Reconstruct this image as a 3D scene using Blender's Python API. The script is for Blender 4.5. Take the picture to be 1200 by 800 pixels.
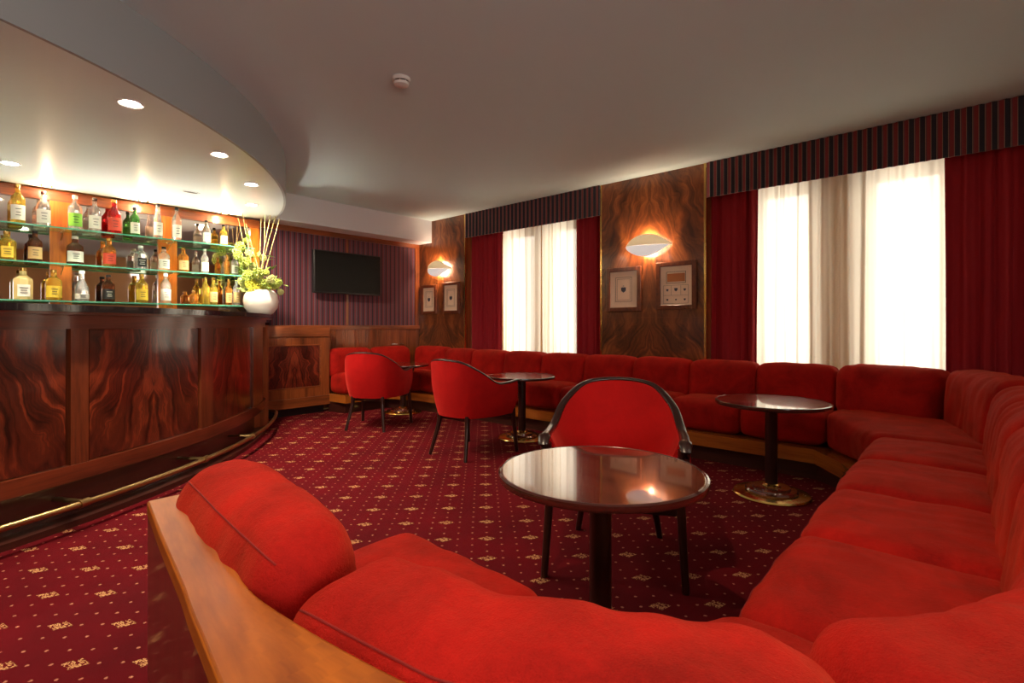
import bpy, math, random
from mathutils import Vector, noise
C = bpy.context.scene.collection
for o in list(bpy.data.objects): bpy.data.objects.remove(o)
R = math.radians
# ------------------------------------------------------------ camera
EYE = 1.12
cam = bpy.data.objects.new('camera', bpy.data.cameras.new('camera')); C.objects.link(cam)
cam.location = (0, 0, EYE); cam.rotation_euler = (R(90), 0, R(-48.31))
cam.data.sensor_width = 36; cam.data.lens = 595/1200*36; cam.data.shift_y = -19/1200
cam.data.clip_start = 0.02
bpy.context.scene.camera = cam
# ------------------------------------------------------------ daylight, exposure
sc = bpy.context.scene
sc.view_settings.view_transform = 'Standard'; sc.view_settings.look = 'None'
sc.view_settings.gamma = 1; sc.view_settings.exposure = 1.22
sc.view_settings.use_curve_mapping = False
DAY = 3.4
w = bpy.data.worlds.new('sky'); sc.world = w; w.use_nodes = True
w.node_tree.nodes['Background'].inputs[0].default_value = (1.0, .955, .88, 1)
w.node_tree.nodes['Background'].inputs[1].default_value = DAY
def portal(y0, y1, z0, z1):
    l = bpy.data.lights.new('window_daylight', 'AREA'); l.shape = 'RECTANGLE'
    l.size = z1-z0; l.size_y = y1-y0; l.cycles.is_portal = True
    o = bpy.data.objects.new('window_daylight', l); C.objects.link(o)
    o.location = (5.62, (y0+y1)/2, (z0+z1)/2); o.rotation_euler = (0, R(90), 0)
OPEN = [(.10, .63), (1.05, 1.53), (3.60, 4.11), (4.36, 4.95)]
WZ0, WZ1 = .55, 2.42
for a, b in OPEN: portal(a, b, WZ0, WZ1)
l = bpy.data.lights.new('window_daylight', 'AREA'); l.shape = 'RECTANGLE'; l.size = 3.2; l.size_y = 1.25; l.cycles.is_portal = True  # sky portal for the added window behind the camera
o = bpy.data.objects.new('window_daylight', l); C.objects.link(o); o.location = (-.95, -2.62, 1.525); o.rotation_euler = (R(90), 0, 0)
def lamp(kind, loc, power, color=(1, .86, .68), size=.05, parent=None, spot=None, aim=None, blend=.6):
    l = bpy.data.lights.new('lamp_light', kind); l.energy = power; l.color = color
    if kind == 'SPOT': l.spot_size = R(spot); l.spot_blend = blend
    l.shadow_soft_size = size
    o = bpy.data.objects.new('lamp_light', l); C.objects.link(o); o.parent = parent; o.location = loc
    if aim: o.rotation_euler = aim
    return o
# ------------------------------------------------------------ image -> world helper
CY, SY = .7467, .6651
def at(px, py, d):
    s = (px-600)/595*d
    return Vector((d*CY+s*SY, d*SY-s*CY, EYE-(py-381)/595*d))
# ------------------------------------------------------------ mesh helpers
class MB:
    def __init__(s): s.v = []; s.f = []; s.uv = []
    def add(s, vs, fs, uvs=None):
        o = len(s.v); s.v += [tuple(p) for p in vs]
        s.f += [tuple(i+o for i in f) for f in fs]
        s.uv += (uvs if uvs else [None]*len(fs)); return s
    def box(s, x0, y0, z0, x1, y1, z1, b=0):
        if x0 > x1: x0, x1 = x1, x0
        if y0 > y1: y0, y1 = y1, y0
        if z0 > z1: z0, z1 = z1, z0
        if b <= 0:
            vs = [(x, y, z) for z in (z0, z1) for y in (y0, y1) for x in (x0, x1)]
            return s.add(vs, [(0,2,3,1),(4,5,7,6),(0,1,5,4),(2,6,7,3),(0,4,6,2),(1,3,7,5)])
        # chamfered box: 24 verts
        vs = []; idx = {}
        for i, x in enumerate((x0, x1)):
            for j, y in enumerate((y0, y1)):
                for k, z in enumerate((z0, z1)):
                    sx, sy, sz = (1,-1)[i]*b, (1,-1)[j]*b, (1,-1)[k]*b
                    idx[i,j,k,0] = len(vs); vs.append((x, y+sy, z+sz))
                    idx[i,j,k,1] = len(vs); vs.append((x+sx, y, z+sz))
                    idx[i,j,k,2] = len(vs); vs.append((x+sx, y+sy, z))
        g = idx; F = []
        for i in (0, 1):
            q = [g[i,0,0,0], g[i,0,1,0], g[i,1,1,0], g[i,1,0,0]]; F.append(q if i == 0 else q[::-1])
            q = [g[0,i,0,1], g[1,i,0,1], g[1,i,1,1], g[0,i,1,1]]; F.append(q if i == 0 else q[::-1])
            q = [g[0,0,i,2], g[0,1,i,2], g[1,1,i,2], g[1,0,i,2]]; F.append(q if i == 0 else q[::-1])
            for j in (0, 1):
                e = (i == j)
                q = [g[i,j,0,0], g[i,j,0,1], g[i,j,1,1], g[i,j,1,0]]; F.append(q if e else q[::-1])
                q = [g[i,0,j,0], g[i,1,j,0], g[i,1,j,2], g[i,0,j,2]]; F.append(q if e else q[::-1])
                q = [g[0,i,j,1], g[0,i,j,2], g[1,i,j,2], g[1,i,j,1]]; F.append(q if e else q[::-1])
                for k in (0, 1):
                    q = [g[i,j,k,0], g[i,j,k,1], g[i,j,k,2]]
                    F.append(q if (i+j+k) % 2 == 0 else q[::-1])
        return s.add(vs, [tuple(f) for f in F])
    def lathe(s, prof, c=(0,0,0), n=32, a0=0, a1=None, sx=1, sy=1):
        full = a1 is None; a1 = a0+2*math.pi if full else a1
        m = n if full else n+1; vs = []
        for r, z in prof:
            for i in range(m):
                a = a0+(a1-a0)*i/n
                vs.append((c[0]+r*sx*math.cos(a), c[1]+r*sy*math.sin(a), c[2]+z))
        fs = []
        for k in range(len(prof)-1):
            for i in range(n):
                j = (i+1) % m if full else i+1
                fs.append((k*m+i, k*m+j, (k+1)*m+j, (k+1)*m+i))
        if full:
            if prof[0][0] > 1e-6: fs.append(tuple(range(m))[::-1])
            if prof[-1][0] > 1e-6: fs.append(tuple((len(prof)-1)*m+i for i in range(m)))
        return s.add(vs, fs)
    def tube(s, pts, rad, n=10, flat=1.0, up=Vector((0,0,1)), cap=True):
        pts = [Vector(p) for p in pts]; vs = []
        for i, p in enumerate(pts):
            t = (pts[min(i+1, len(pts)-1)]-pts[max(i-1, 0)]).normalized()
            a = t.cross(up)
            if a.length < .05: a = t.cross(Vector((1,0,0)))
            a.normalize(); b = a.cross(t).normalized()
            r = rad[i] if isinstance(rad, (list, tuple)) else rad
            for k in range(n):
                th = 2*math.pi*k/n
                vs.append(p+a*(math.cos(th)*r)+b*(math.sin(th)*r*flat))
        fs = [(i*n+k, i*n+(k+1) % n, (i+1)*n+(k+1) % n, (i+1)*n+k) for i in range(len(pts)-1) for k in range(n)]
        if cap: fs += [tuple(range(n))[::-1], tuple((len(pts)-1)*n+k for k in range(n))]
        return s.add(vs, fs)
    def strip(s, A, B, z0, z1, uoff=0.0, closed_ends=True):
        """solid between plan polylines A and B; uv: u along A (metres, offset), v = z or width"""
        n = len(A); L = [0]
        for i in range(1, n): L.append(L[-1]+math.dist(A[i][:2], A[i-1][:2]))
        L = [l-uoff for l in L]
        vs = []; fs = []; uvs = []
        for i in range(n):
            for P in (A, B):
                vs += [(P[i][0], P[i][1], z0), (P[i][0], P[i][1], z1)]
        for i in range(n-1):
            a, b = 4*i, 4*i+4; wd = math.dist(A[i][:2], B[i][:2]); u0, u1 = L[i], L[i+1]
            fs += [(a, b, b+1, a+1), (a+2, a+3, b+3, b+2), (a+1, b+1, b+3, a+3), (a, a+2, b+2, b)]
            uvs += [[(u0,z0),(u1,z0),(u1,z1),(u0,z1)], [(u0,z0),(u0,z1),(u1,z1),(u1,z0)],
                    [(u0,0),(u1,0),(u1,wd),(u0,wd)], [(u0,0),(u0,wd),(u1,wd),(u1,0)]]
        if closed_ends:
            e = 4*(n-1); fs += [(0,1,3,2), (e, e+2, e+3, e+1)]
            uvs += [[(0,z0),(0,z1),(.1,z1),(.1,z0)], [(0,z0),(.1,z0),(.1,z1),(0,z1)]]
        return s.add(vs, fs, uvs)
    def slab_uv(s, p0, p1, z0, z1, t):
        """upright slab from plan point p0 to p1, thickness t towards the left normal; u centred"""
        p0 = Vector(p0); p1 = Vector(p1); d = (p1-p0).normalized(); nrm = Vector((-d.y, d.x))*t
        return s.strip([p0, p1], [p0+nrm, p1+nrm], z0, z1, uoff=(p1-p0).length/2)
    def build(s, name, mat, parent=None, smooth=35, loc=None):
        me = bpy.data.meshes.new(name); me.from_pydata(s.v, [], s.f)
        if any(u is not None for u in s.uv):
            uvl = me.uv_layers.new(name='UVMap'); k = 0
            for fi, f in enumerate(s.f):
                for j in range(len(f)):
                    uvl.data[k].uv = s.uv[fi][j] if s.uv[fi] else (0, 0); k += 1
        me.materials.append(mat); me.validate(); me.update()
        if smooth:
            me.shade_smooth(); me.set_sharp_from_angle(angle=R(smooth))
        o = bpy.data.objects.new(name, me); C.objects.link(o); o.parent = parent
        if loc: o.location = loc
        return o
def tag(o, label, cat, group=None, kind=None):
    o['label'] = label; o['category'] = cat
    if group: o['group'] = group
    if kind: o['kind'] = kind
    return o
def thing(name, label, cat, loc=(0,0,0), rz=0, group=None):
    o = bpy.data.objects.new(name, None); C.objects.link(o); o.location = loc; o.rotation_euler = (0, 0, rz)
    o.empty_display_size = .1
    return tag(o, label, cat, group)
def struct(o): o['kind'] = 'structure'; return o
def copy_tree(o, parent=None):
    c = o.copy(); C.objects.link(c); c.parent = parent
    for ch in list(o.children): copy_tree(ch, c)
    return c
def catmull(P, n=8):
    P = [Vector(p) for p in P]; out = []
    for i in range(len(P)-1):
        a = P[i-1] if i else P[0]*2-P[1]; b = P[i]; c = P[i+1]; d = P[i+2] if i+2 < len(P) else P[-1]*2-P[-2]
        for k in range(n):
            t = k/n
            out.append(.5*((2*b)+(c-a)*t+(2*a-5*b+4*c-d)*t*t+(-a+3*b-3*c+d)*t**3))
    return out+[P[-1]]
def resample(P, n):
    P = [Vector(p) for p in P]; L = [0]
    for i in range(1, len(P)): L.append(L[-1]+(P[i]-P[i-1]).length)
    out = []; j = 0
    for k in range(n+1):
        t = L[-1]*k/n
        while j < len(P)-2 and L[j+1] < t: j += 1
        s = (t-L[j])/max(1e-9, L[j+1]-L[j]); out.append(P[j].lerp(P[j+1], s))
    return out
# ------------------------------------------------------------ materials
class NT:
    def __init__(s, name):
        s.m = bpy.data.materials.new(name); s.m.use_nodes = True; s.t = s.m.node_tree
        s.b = s.t.nodes['Principled BSDF']; s.out = s.t.nodes['Material Output']
    def n(s, typ, **kw):
        nd = s.t.nodes.new(typ)
        for k, v in kw.items(): setattr(nd, k, v)
        return nd
    def put(s, sock, v):
        if isinstance(v, bpy.types.NodeSocket): s.t.links.new(v, sock)
        else: sock.default_value = v
    def math(s, op, a, b=0.0, c=0.0):
        nd = s.n('ShaderNodeMath', operation=op); s.put(nd.inputs[0], a); s.put(nd.inputs[1], b); s.put(nd.inputs[2], c)
        return nd.outputs[0]
    def coord(s, which='Object'): return s.n('ShaderNodeTexCoord').outputs[which]
    def mapping(s, vec, scale=(1,1,1), loc=(0,0,0), rot=(0,0,0)):
        nd = s.n('ShaderNodeMapping'); s.put(nd.inputs[0], vec); nd.inputs['Scale'].default_value = scale
        nd.inputs['Location'].default_value = loc; nd.inputs['Rotation'].default_value = rot; return nd.outputs[0]
    def sep(s, vec): nd = s.n('ShaderNodeSeparateXYZ'); s.put(nd.inputs[0], vec); return nd.outputs
    def comb(s, x, y, z=0.0):
        nd = s.n('ShaderNodeCombineXYZ'); s.put(nd.inputs[0], x); s.put(nd.inputs[1], y); s.put(nd.inputs[2], z); return nd.outputs[0]
    def noise(s, vec, scale=5, detail=3, rough=.5, dist=0.0):
        nd = s.n('ShaderNodeTexNoise'); s.put(nd.inputs['Vector'], vec); nd.inputs['Scale'].default_value = scale
        nd.inputs['Detail'].default_value = detail; nd.inputs['Roughness'].default_value = rough
        nd.inputs['Distortion'].default_value = dist; return nd.outputs[0]
    def ramp(s, f, stops, interp='LINEAR'):
        nd = s.n('ShaderNodeValToRGB'); s.put(nd.inputs[0], f); cr = nd.color_ramp; cr.interpolation = interp
        while len(cr.elements) < len(stops): cr.elements.new(.5)
        for e, (p, c) in zip(cr.elements, stops): e.position = p; e.color = (*c, 1)
        return nd.outputs[0]
    def mix(s, f, a, b):
        nd = s.n('ShaderNodeMix', data_type='RGBA'); s.put(nd.inputs[0], f)
        s.put(nd.inputs[6], a if isinstance(a, bpy.types.NodeSocket) else (*a, 1))
        s.put(nd.inputs[7], b if isinstance(b, bpy.types.NodeSocket) else (*b, 1)); return nd.outputs[2]
    def bump(s, h, strength=.3, dist=.005):
        nd = s.n('ShaderNodeBump'); s.put(nd.inputs['Height'], h); nd.inputs['Strength'].default_value = strength
        nd.inputs['Distance'].default_value = dist; s.t.links.new(nd.outputs[0], s.b.inputs['Normal'])
    def set(s, **kw):
        names = {'col': 'Base Color', 'rough': 'Roughness', 'metal': 'Metallic', 'coat': 'Coat Weight', 'coatr': 'Coat Roughness',
                 'trans': 'Transmission Weight', 'ior': 'IOR', 'sheen': 'Sheen Weight', 'sheenr': 'Sheen Roughness', 'sheent': 'Sheen Tint',
                 'emis': 'Emission Strength', 'ecol': 'Emission Color', 'spec': 'Specular IOR Level', 'alpha': 'Alpha'}
        for k, v in kw.items():
            if isinstance(v, tuple) and len(v) == 3: v = (*v, 1)
            s.put(s.b.inputs[names[k]], v)
        return s
def plain(name, col, rough=.5, **kw):
    return NT(name).set(col=col, rough=rough, **kw).m
def wood(name, dark, light, axis='u', coord='UV', scale=14, rough=.3, coat=.5, stretch=.07, coatr=.08):
    t = NT(name); c = t.coord(coord)
    sc_ = {'u': (stretch,1,1), 'v': (1,stretch,1), 'x': (stretch,1,1), 'y': (1,stretch,1), 'z': (1,1,stretch)}[axis]
    v = t.mapping(c, scale=sc_)
    a = t.noise(v, scale, 5, .62, .4); b = t.noise(v, scale*7, 3, .6)
    g = t.noise(t.mapping(c, scale=tuple(q*.3 if q == 1 else q for q in sc_)), scale*.6, 2, .5)
    f = t.math('ADD', t.math('MULTIPLY', a, .6), t.math('ADD', t.math('MULTIPLY', b, .2), t.math('MULTIPLY', g, .25)))
    t.set(col=t.ramp(f, [(.36, dark), (.68, light)]), rough=rough, coat=coat, coatr=coatr)
    t.bump(b, .08, .001); return t.m
def flame(name, dark, mid, light, rough=.3, coat=.6, fx=1.0, voff=0.0, coatr=.08):
    """book-matched crotch mahogany veneer, mirrored about u = 0"""
    t = NT(name); u, v, _ = t.sep(t.coord('UV'))
    au = t.math('ABSOLUTE', u)
    wob = t.noise(t.comb(au, v), 5.5*fx, 3, .55); wob2 = t.noise(t.comb(t.math('ADD', au, 7.0), v), 2.6*fx, 2, .5)
    au = t.math('ABSOLUTE', t.math('ADD', au, t.math('MULTIPLY', t.math('SUBTRACT', wob, .5), .10)))
    plume = t.math('POWER', t.math('ADD', au, .004), .6)
    q = t.math('ADD', t.math('ADD', v, t.math('MULTIPLY', t.math('SUBTRACT', wob2, .5), .9)), t.math('MULTIPLY', plume, 2.1*fx))
    vec = t.comb(t.math('MULTIPLY', au, 2.6*fx), t.math('MULTIPLY', q, 1.5), 0.0)
    vec = t.mapping(vec, scale=(1, 1, 1))
    a = t.noise(t.comb(t.math('MULTIPLY', au, 3.5*fx), t.math('MULTIPLY', q, 7.5)), 1.0, 5, .60, 1.1)
    b = t.noise(t.comb(t.math('MULTIPLY', au, 6*fx), t.math('MULTIPLY', v, 1.8)), 1.0, 3, .55, .8)
    fine = t.noise(t.comb(t.math('MULTIPLY', u, 160), t.math('MULTIPLY', v, 12)), 1.0, 3, .6)
    f = t.math('ADD', t.math('MULTIPLY', a, .50), t.math('ADD', t.math('MULTIPLY', b, .46), t.math('MULTIPLY', fine, .1)))
    t.set(col=t.ramp(f, [(.40, dark), (.53, mid), (.68, light)]), rough=rough, coat=coat, coatr=coatr)
    return t.m
M = {}
M['mahog'] = wood('mahogany straight grain', (.05,.009,.004), (.22,.04,.013), 'u')
M['mahog_v'] = wood('mahogany upright grain', (.05,.009,.004), (.26,.055,.017), 'v')
M['mahog_z'] = wood('mahogany upright grain object', (.08,.016,.005), (.40,.10,.024), 'z', 'Object')
M['mahog_x'] = wood('mahogany level grain object', (.08,.016,.005), (.40,.10,.024), 'x', 'Object')
M['base_dark'] = wood('dark bar base wood', (.02,.004,.003), (.07,.014,.007), 'u', rough=.4)
M['honey'] = wood('honey varnished rail wood', (.16,.028,.003), (.66,.18,.014), 'u', scale=9, rough=.42, coat=.08, stretch=.12, coatr=.2)
M['honey'].node_tree.nodes['Principled BSDF'].inputs['Specular IOR Level'].default_value = .25
M['rail_side'] = wood('red brown panel wood', (.07,.008,.004), (.17,.02,.008), 'v', rough=.35)
M['plinth'] = wood('plinth wood', (.20,.045,.008), (.56,.16,.02), 'u', scale=9, rough=.2, coat=.7)
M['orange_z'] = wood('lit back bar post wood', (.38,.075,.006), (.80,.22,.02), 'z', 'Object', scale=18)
M['flame_bar'] = flame('crotch veneer of bar', (.014,.003,.002), (.10,.015,.006), (.40,.065,.02), rough=.28)
M['flame_cab'] = flame('crotch veneer of cabinet', (.02,.003,.002), (.13,.015,.006), (.34,.06,.02), fx=1.4)
M['flame_col'] = flame('crotch veneer of columns', (.045,.012,.004), (.16,.042,.010), (.42,.13,.03), fx=.8, voff=.2)
M['chairwood'] = plain('dark chair wood', (.022,.006,.004), .3, coat=.3)
t = NT('table top veneer'); c = t.coord('Object')
f = t.noise(t.mapping(c, scale=(1,.08,1)), 22, 4, .6, .5)
t.set(col=t.ramp(f, [(.35, (.045,.009,.005)), (.7, (.20,.036,.014))]), rough=.22, coat=1.0, coatr=.045); t.b.inputs['Coat IOR'].default_value = 2.4; M['tabletop'] = t.m
M['tablerim'] = plain('table rim wood', (.05,.012,.008), .2, coat=.8)
t = NT('brass'); t.set(col=(.80,.52,.16), metal=1.0, rough=t.ramp(t.noise(t.coord('Object'), 30, 3), [(.3, (.14,)*3), (.8, (.3,)*3)])); M['brass'] = t.m
M['brass_dull'] = plain('aged brass', (.42,.28,.12), .32, metal=1.0)
M['steel'] = plain('brushed steel', (.72,.72,.70), .4, metal=.3)
M['bouncefloor'] = plain('pale bounce floor', (.62,.60,.56), .5)
M['black'] = plain('black', (.01,.009,.009), .3)
M['screen'] = plain('television glass', (.003,.003,.003), .35, spec=.25)
M['counter'] = plain('dark counter top', (.012,.009,.010), .12, coat=.8)
def paint(name, col, rough, bumps=.05):
    t = NT(name); n_ = t.noise(t.coord('Object'), 40, 3)
    t.set(col=col, rough=rough); t.bump(n_, bumps, .002); return t.m
M['ceiling'] = paint('bounce-offset ceiling paint', (.62,.79,.83), .8)  # blue-green tint in the colour cancels red light bounced off the carpet
M['beam'] = paint('beam paint', (.72,.72,.76), .8)
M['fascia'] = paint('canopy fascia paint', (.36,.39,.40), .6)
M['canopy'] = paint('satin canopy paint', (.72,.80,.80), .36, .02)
M['wallpaint'] = paint('wall paint', (.66,.40,.18), .8)
M['whiteglaze'] = plain('white glazed ceramic', (.80,.74,.68), .25, coat=.4)
M['plastic'] = plain('white plastic', (.75,.73,.70), .4)
M['mirror'] = plain('bronze mirror', (.66,.54,.50), .03, metal=1.0)
def velvet(name, base, tint, sheen=.7, crush=.35, bs=.45):
    t = NT(name); c = t.coord('Object')
    big = t.noise(c, 6, 3, .6, .6); fib = t.noise(c, 420, 3, .65); mid = t.noise(c, 95, 3, .7)
    f = t.math('ADD', t.math('MULTIPLY', big, .6), t.math('ADD', t.math('MULTIPLY', mid, .2), t.math('MULTIPLY', fib, .2)))
    d = tuple(x*(1-crush) for x in base); l = tuple(min(1, x*(1+crush)) for x in base)
    t.set(col=t.ramp(f, [(.35, d), (.65, l)]), rough=.85, sheen=sheen, sheenr=.4, sheent=tint, spec=.15)
    t.bump(t.math('ADD', fib, t.math('MULTIPLY', mid, 1.6)), bs, .005); return t.m
M['velvet'] = velvet('red sofa plush', (.385,.0075,.0045), (1,.16,.05), sheen=.3)
M['chairvelvet'] = velvet('red chair velvet', (.42,.005,.005), (1,.10,.07), sheen=.4, crush=.15, bs=.12)
t = NT('red drape'); n_ = t.noise(t.coord('Object'), 300, 2)
t.set(col=(.36,.004,.014), rough=.8, sheen=.4, sheent=(1,.1,.15)); t.bump(n_, .1, .001); M['drape'] = t.m
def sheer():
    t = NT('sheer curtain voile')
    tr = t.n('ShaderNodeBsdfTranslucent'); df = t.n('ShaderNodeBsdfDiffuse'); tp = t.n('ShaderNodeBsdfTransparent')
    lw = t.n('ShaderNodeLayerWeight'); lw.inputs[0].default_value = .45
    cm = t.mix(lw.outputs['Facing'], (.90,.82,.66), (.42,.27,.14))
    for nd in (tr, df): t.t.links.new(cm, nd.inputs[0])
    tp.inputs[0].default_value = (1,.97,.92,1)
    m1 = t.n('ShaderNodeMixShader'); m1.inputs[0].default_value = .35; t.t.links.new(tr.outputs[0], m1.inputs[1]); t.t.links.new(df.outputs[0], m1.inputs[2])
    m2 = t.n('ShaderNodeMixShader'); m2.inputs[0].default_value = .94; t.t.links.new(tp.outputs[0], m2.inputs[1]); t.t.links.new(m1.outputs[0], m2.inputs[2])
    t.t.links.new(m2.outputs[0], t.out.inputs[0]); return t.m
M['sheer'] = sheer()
def pane():
    t = NT('window glass'); tp = t.n('ShaderNodeBsdfTransparent'); gl = t.n('ShaderNodeBsdfGlossy'); gl.inputs['Roughness'].default_value = .02
    fr = t.n('ShaderNodeFresnel'); fr.inputs[0].default_value = 1.3; mx = t.n('ShaderNodeMixShader')
    t.t.links.new(fr.outputs[0], mx.inputs[0]); t.t.links.new(tp.outputs[0], mx.inputs[1]); t.t.links.new(gl.outputs[0], mx.inputs[2])
    t.t.links.new(mx.outputs[0], t.out.inputs[0]); return t.m
M['pane'] = pane()
def shelf_glass():
    t = NT('green glass shelf'); tp = t.n('ShaderNodeBsdfTransparent'); tp.inputs[0].default_value = (.80,.95,.86,1)
    gl = t.n('ShaderNodeBsdfGlossy'); gl.inputs[0].default_value = (.7,.95,.82,1); gl.inputs['Roughness'].default_value = .05
    mx = t.n('ShaderNodeMixShader'); mx.inputs[0].default_value = .22
    t.t.links.new(tp.outputs[0], mx.inputs[1]); t.t.links.new(gl.outputs[0], mx.inputs[2]); t.t.links.new(mx.outputs[0], t.out.inputs[0]); return t.m
M['shelf'] = shelf_glass()
M['shelf_edge'] = plain('green glass edge', (.10,.42,.28), .12, spec=.8, trans=.3)
def striped(name, axis, period, cols, bumps=.1, uv=False):
    """cols: list of (start 0-1, colour)"""
    t = NT(name); c = t.sep(t.coord('UV' if uv else 'Object'))[axis]
    f = t.math('FRACT', t.math('DIVIDE', t.math('ADD', c, 50.0), period))
    col = t.ramp(f, cols, 'CONSTANT'); t.set(col=col, rough=.8, sheen=.2)
    t.bump(t.noise(t.coord('Object'), 350, 2), bumps, .001); return t.m
BK, MR, PU, TN = (.016,.012,.018), (.16,.02,.028), (.10,.04,.07), (.30,.17,.13)
M['wallstripe'] = striped('striped wall fabric', 0, .076, [(0,BK),(.20,PU),(.28,MR),(.52,PU),(.58,TN),(.62,PU),(.88,MR)])
M['valance'] = striped('striped valance fabric', 1, .066, [(0,(.016,.016,.030)),(.36,(.26,.16,.12)),(.42,(.22,.022,.028)),(.78,(.13,.05,.065)),(.86,(.26,.16,.12)),(.92,(.012,.012,.022))])
M['paper'] = plain('cream print paper', (.95,.74,.56), .5, coat=.5, coatr=.05)
M['paper_line'] = plain('dark print ink', (.10,.035,.02), .5)
M['ink_blue'] = plain('grey blue print ink', (.06,.06,.09), .5)
M['ink_orange'] = plain('orange print ink', (.50,.17,.05), .5)
M['pictureframe'] = wood('picture frame burl', (.07,.014,.005), (.24,.06,.015), 'z', 'Object', scale=30, stretch=.6, coat=.3)
def emit(name, col, s):
    t = NT(name); t.set(col=(.8,.8,.8), ecol=col, emis=s); return t.m
M['globe'] = emit('opal globe', (1,.9,.76), 1.5)
M['bulb2'] = emit('uplight bulb', (1,.82,.6), 8)
M['bulb'] = emit('downlight bulb', (1,.90,.74), 60)
M['sconce_white'] = emit('frosted sconce glass', (1,.92,.86), .21)
M['sconce_gold'] = emit('amber sconce glass', (1,.66,.28), .18)
def carpet():
    t = NT('patterned carpet'); L = .228; x, y, _ = t.sep(t.coord('Object'))
    k = 1/(math.sqrt(2)*L)
    u0 = ((2.228-1.230)*k) % 1; v0 = ((2.228+1.230)*k) % 1
    jit = t.noise(t.coord('Object'), 160, 2); jj = t.math('MULTIPLY', t.math('SUBTRACT', jit, .5), .06)
    u = t.math('ADD', t.math('SUBTRACT', t.math('MULTIPLY', t.math('SUBTRACT', x, y), k), u0), 100.5)
    v = t.math('ADD', t.math('SUBTRACT', t.math('MULTIPLY', t.math('ADD', x, y), k), v0), 100.5)
    u = t.math('ADD', u, jj)
    fu = t.math('SUBTRACT', t.math('FRACT', u), .5); fv = t.math('SUBTRACT', t.math('FRACT', v), .5)
    # floral motif: elongated diamond broken into petals
    a = t.math('ABSOLUTE', fu); b = t.math('ABSOLUTE', fv)
    dia = t.math('ADD', t.math('DIVIDE', a, .20), t.math('DIVIDE', b, .13))
    vor = t.n('ShaderNodeTexVoronoi'); vor.inputs['Scale'].default_value = 38
    t.put(vor.inputs['Vector'], t.comb(fu, fv)); petals = t.math('LESS_THAN', vor.outputs['Distance'], .48)
    motif = t.math('MULTIPLY', t.math('LESS_THAN', dia, 1.0), petals)
    # dots on the thirds of the cell
    du = t.math('SUBTRACT', t.math('FRACT', t.math('ADD', t.math('MULTIPLY', u, 3), 1.0)), .5)
    dv = t.math('SUBTRACT', t.math('FRACT', t.math('ADD', t.math('MULTIPLY', v, 3), 1.0)), .5)
    r = t.math('SQRT', t.math('ADD', t.math('MULTIPLY', du, du), t.math('MULTIPLY', dv, dv)))
    dot = t.math('LESS_THAN', r, .075)
    out = t.math('GREATER_THAN', dia, 1.35)
    dot = t.math('MULTIPLY', dot, out)
    pile = t.noise(t.coord('Object'), 500, 2, .6); soft = t.noise(t.coord('Object'), 3, 3)
    base = t.ramp(t.math('ADD', t.math('MULTIPLY', pile, .5), t.math('MULTIPLY', soft, .5)), [(.35, (.06,.0008,.003)), (.65, (.12,.001,.005))])
    col = t.mix(motif, base, (.62,.33,.14)); col = t.mix(t.math('MULTIPLY', dot, .8), col, (.50,.20,.12))
    t.set(col=col, rough=.95, sheen=.08, sheent=(1,.1,.12), spec=.1); t.bump(pile, .5, .004); return t.m
M['carpet'] = carpet()
# ------------------------------------------------------------ room shell
CEIL, XW, YT = 2.70, 5.35, 6.37
XL, YF = -2.6, -2.4
struct(MB().box(XL, YF, -.1, XW+.3, YT+.2, 0).build('floor', M['carpet']))
struct(MB().box(XL, YF, CEIL, XW+.3, YT+.2, CEIL+.12).build('ceiling', M['ceiling']))
b = MB(); ys = [YF]
for y0, y1 in OPEN: ys += [y0, y1]
ys.append(YT+.2)
for i in range(0, len(ys), 2): b.box(XW, ys[i], 0, XW+.25, ys[i+1], CEIL)
for y0, y1 in OPEN: b.box(XW, y0, 0, XW+.25, y1, WZ0); b.box(XW, y0, WZ1, XW+.25, y1, CEIL)
struct(b.build('wall_right', M['wallpaint']))
for i, (y0, y1) in enumerate(OPEN):
    f = MB(); e = .05
    for (p, q, r_, s_) in ((y0, y0+e, WZ0, WZ1), (y1-e, y1, WZ0, WZ1), (y0, y1, WZ0, WZ0+e), (y0, y1, WZ1-e, WZ1)):
        f.box(XW+.10, p, r_, XW+.16, q, s_)
    wo = struct(f.build('window_%d' % (i+1), M['plastic']))
    MB().box(XW+.125, y0+e, WZ0+e, XW+.135, y1-e, WZ1-e).build('pane', M['pane'], wo)
struct(MB().box(XL, YT, 0, XW, YT+.15, CEIL).build('wall_back', M['wallpaint']))
struct(MB().box(XL-.15, YF, 0, XL, YT+.15, CEIL).build('wall_left', M['wallpaint']))
FX0, FX1, FZ0, FZ1 = -2.55, 0.65, .9, 2.15      # wide window added unseen behind the camera to brighten the ceiling
struct(MB().box(XL, YF-.15, 0, FX0, YF, CEIL).box(FX1, YF-.15, 0, XW+.3, YF, CEIL).box(FX0, YF-.15, 0, FX1, YF, FZ0).box(FX0, YF-.15, FZ1, FX1, YF, CEIL).build('wall_front', M['wallpaint']))
b = MB()
for q in (0, 1.05, 2.1, 3.15): b.box(FX0+q, YF-.10, FZ0, FX0+q+.05, YF-.04, FZ1)
b.box(FX0, YF-.10, FZ0, FX1, YF-.04, FZ0+.05).box(FX0, YF-.10, FZ1-.05, FX1, YF-.04, FZ1)
wo = struct(b.build('window_5', M['plastic']))
MB().box(FX0+.01, YF-.075, FZ0+.01, FX1-.01, YF-.065, FZ1-.01).build('pane', M['pane'], wo)
BZ = 2.372
struct(MB().box(2.30, 6.04, BZ, 4.949, YT, CEIL).build('trim_1', M['beam']))     # dropped beam over the television wall
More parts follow.
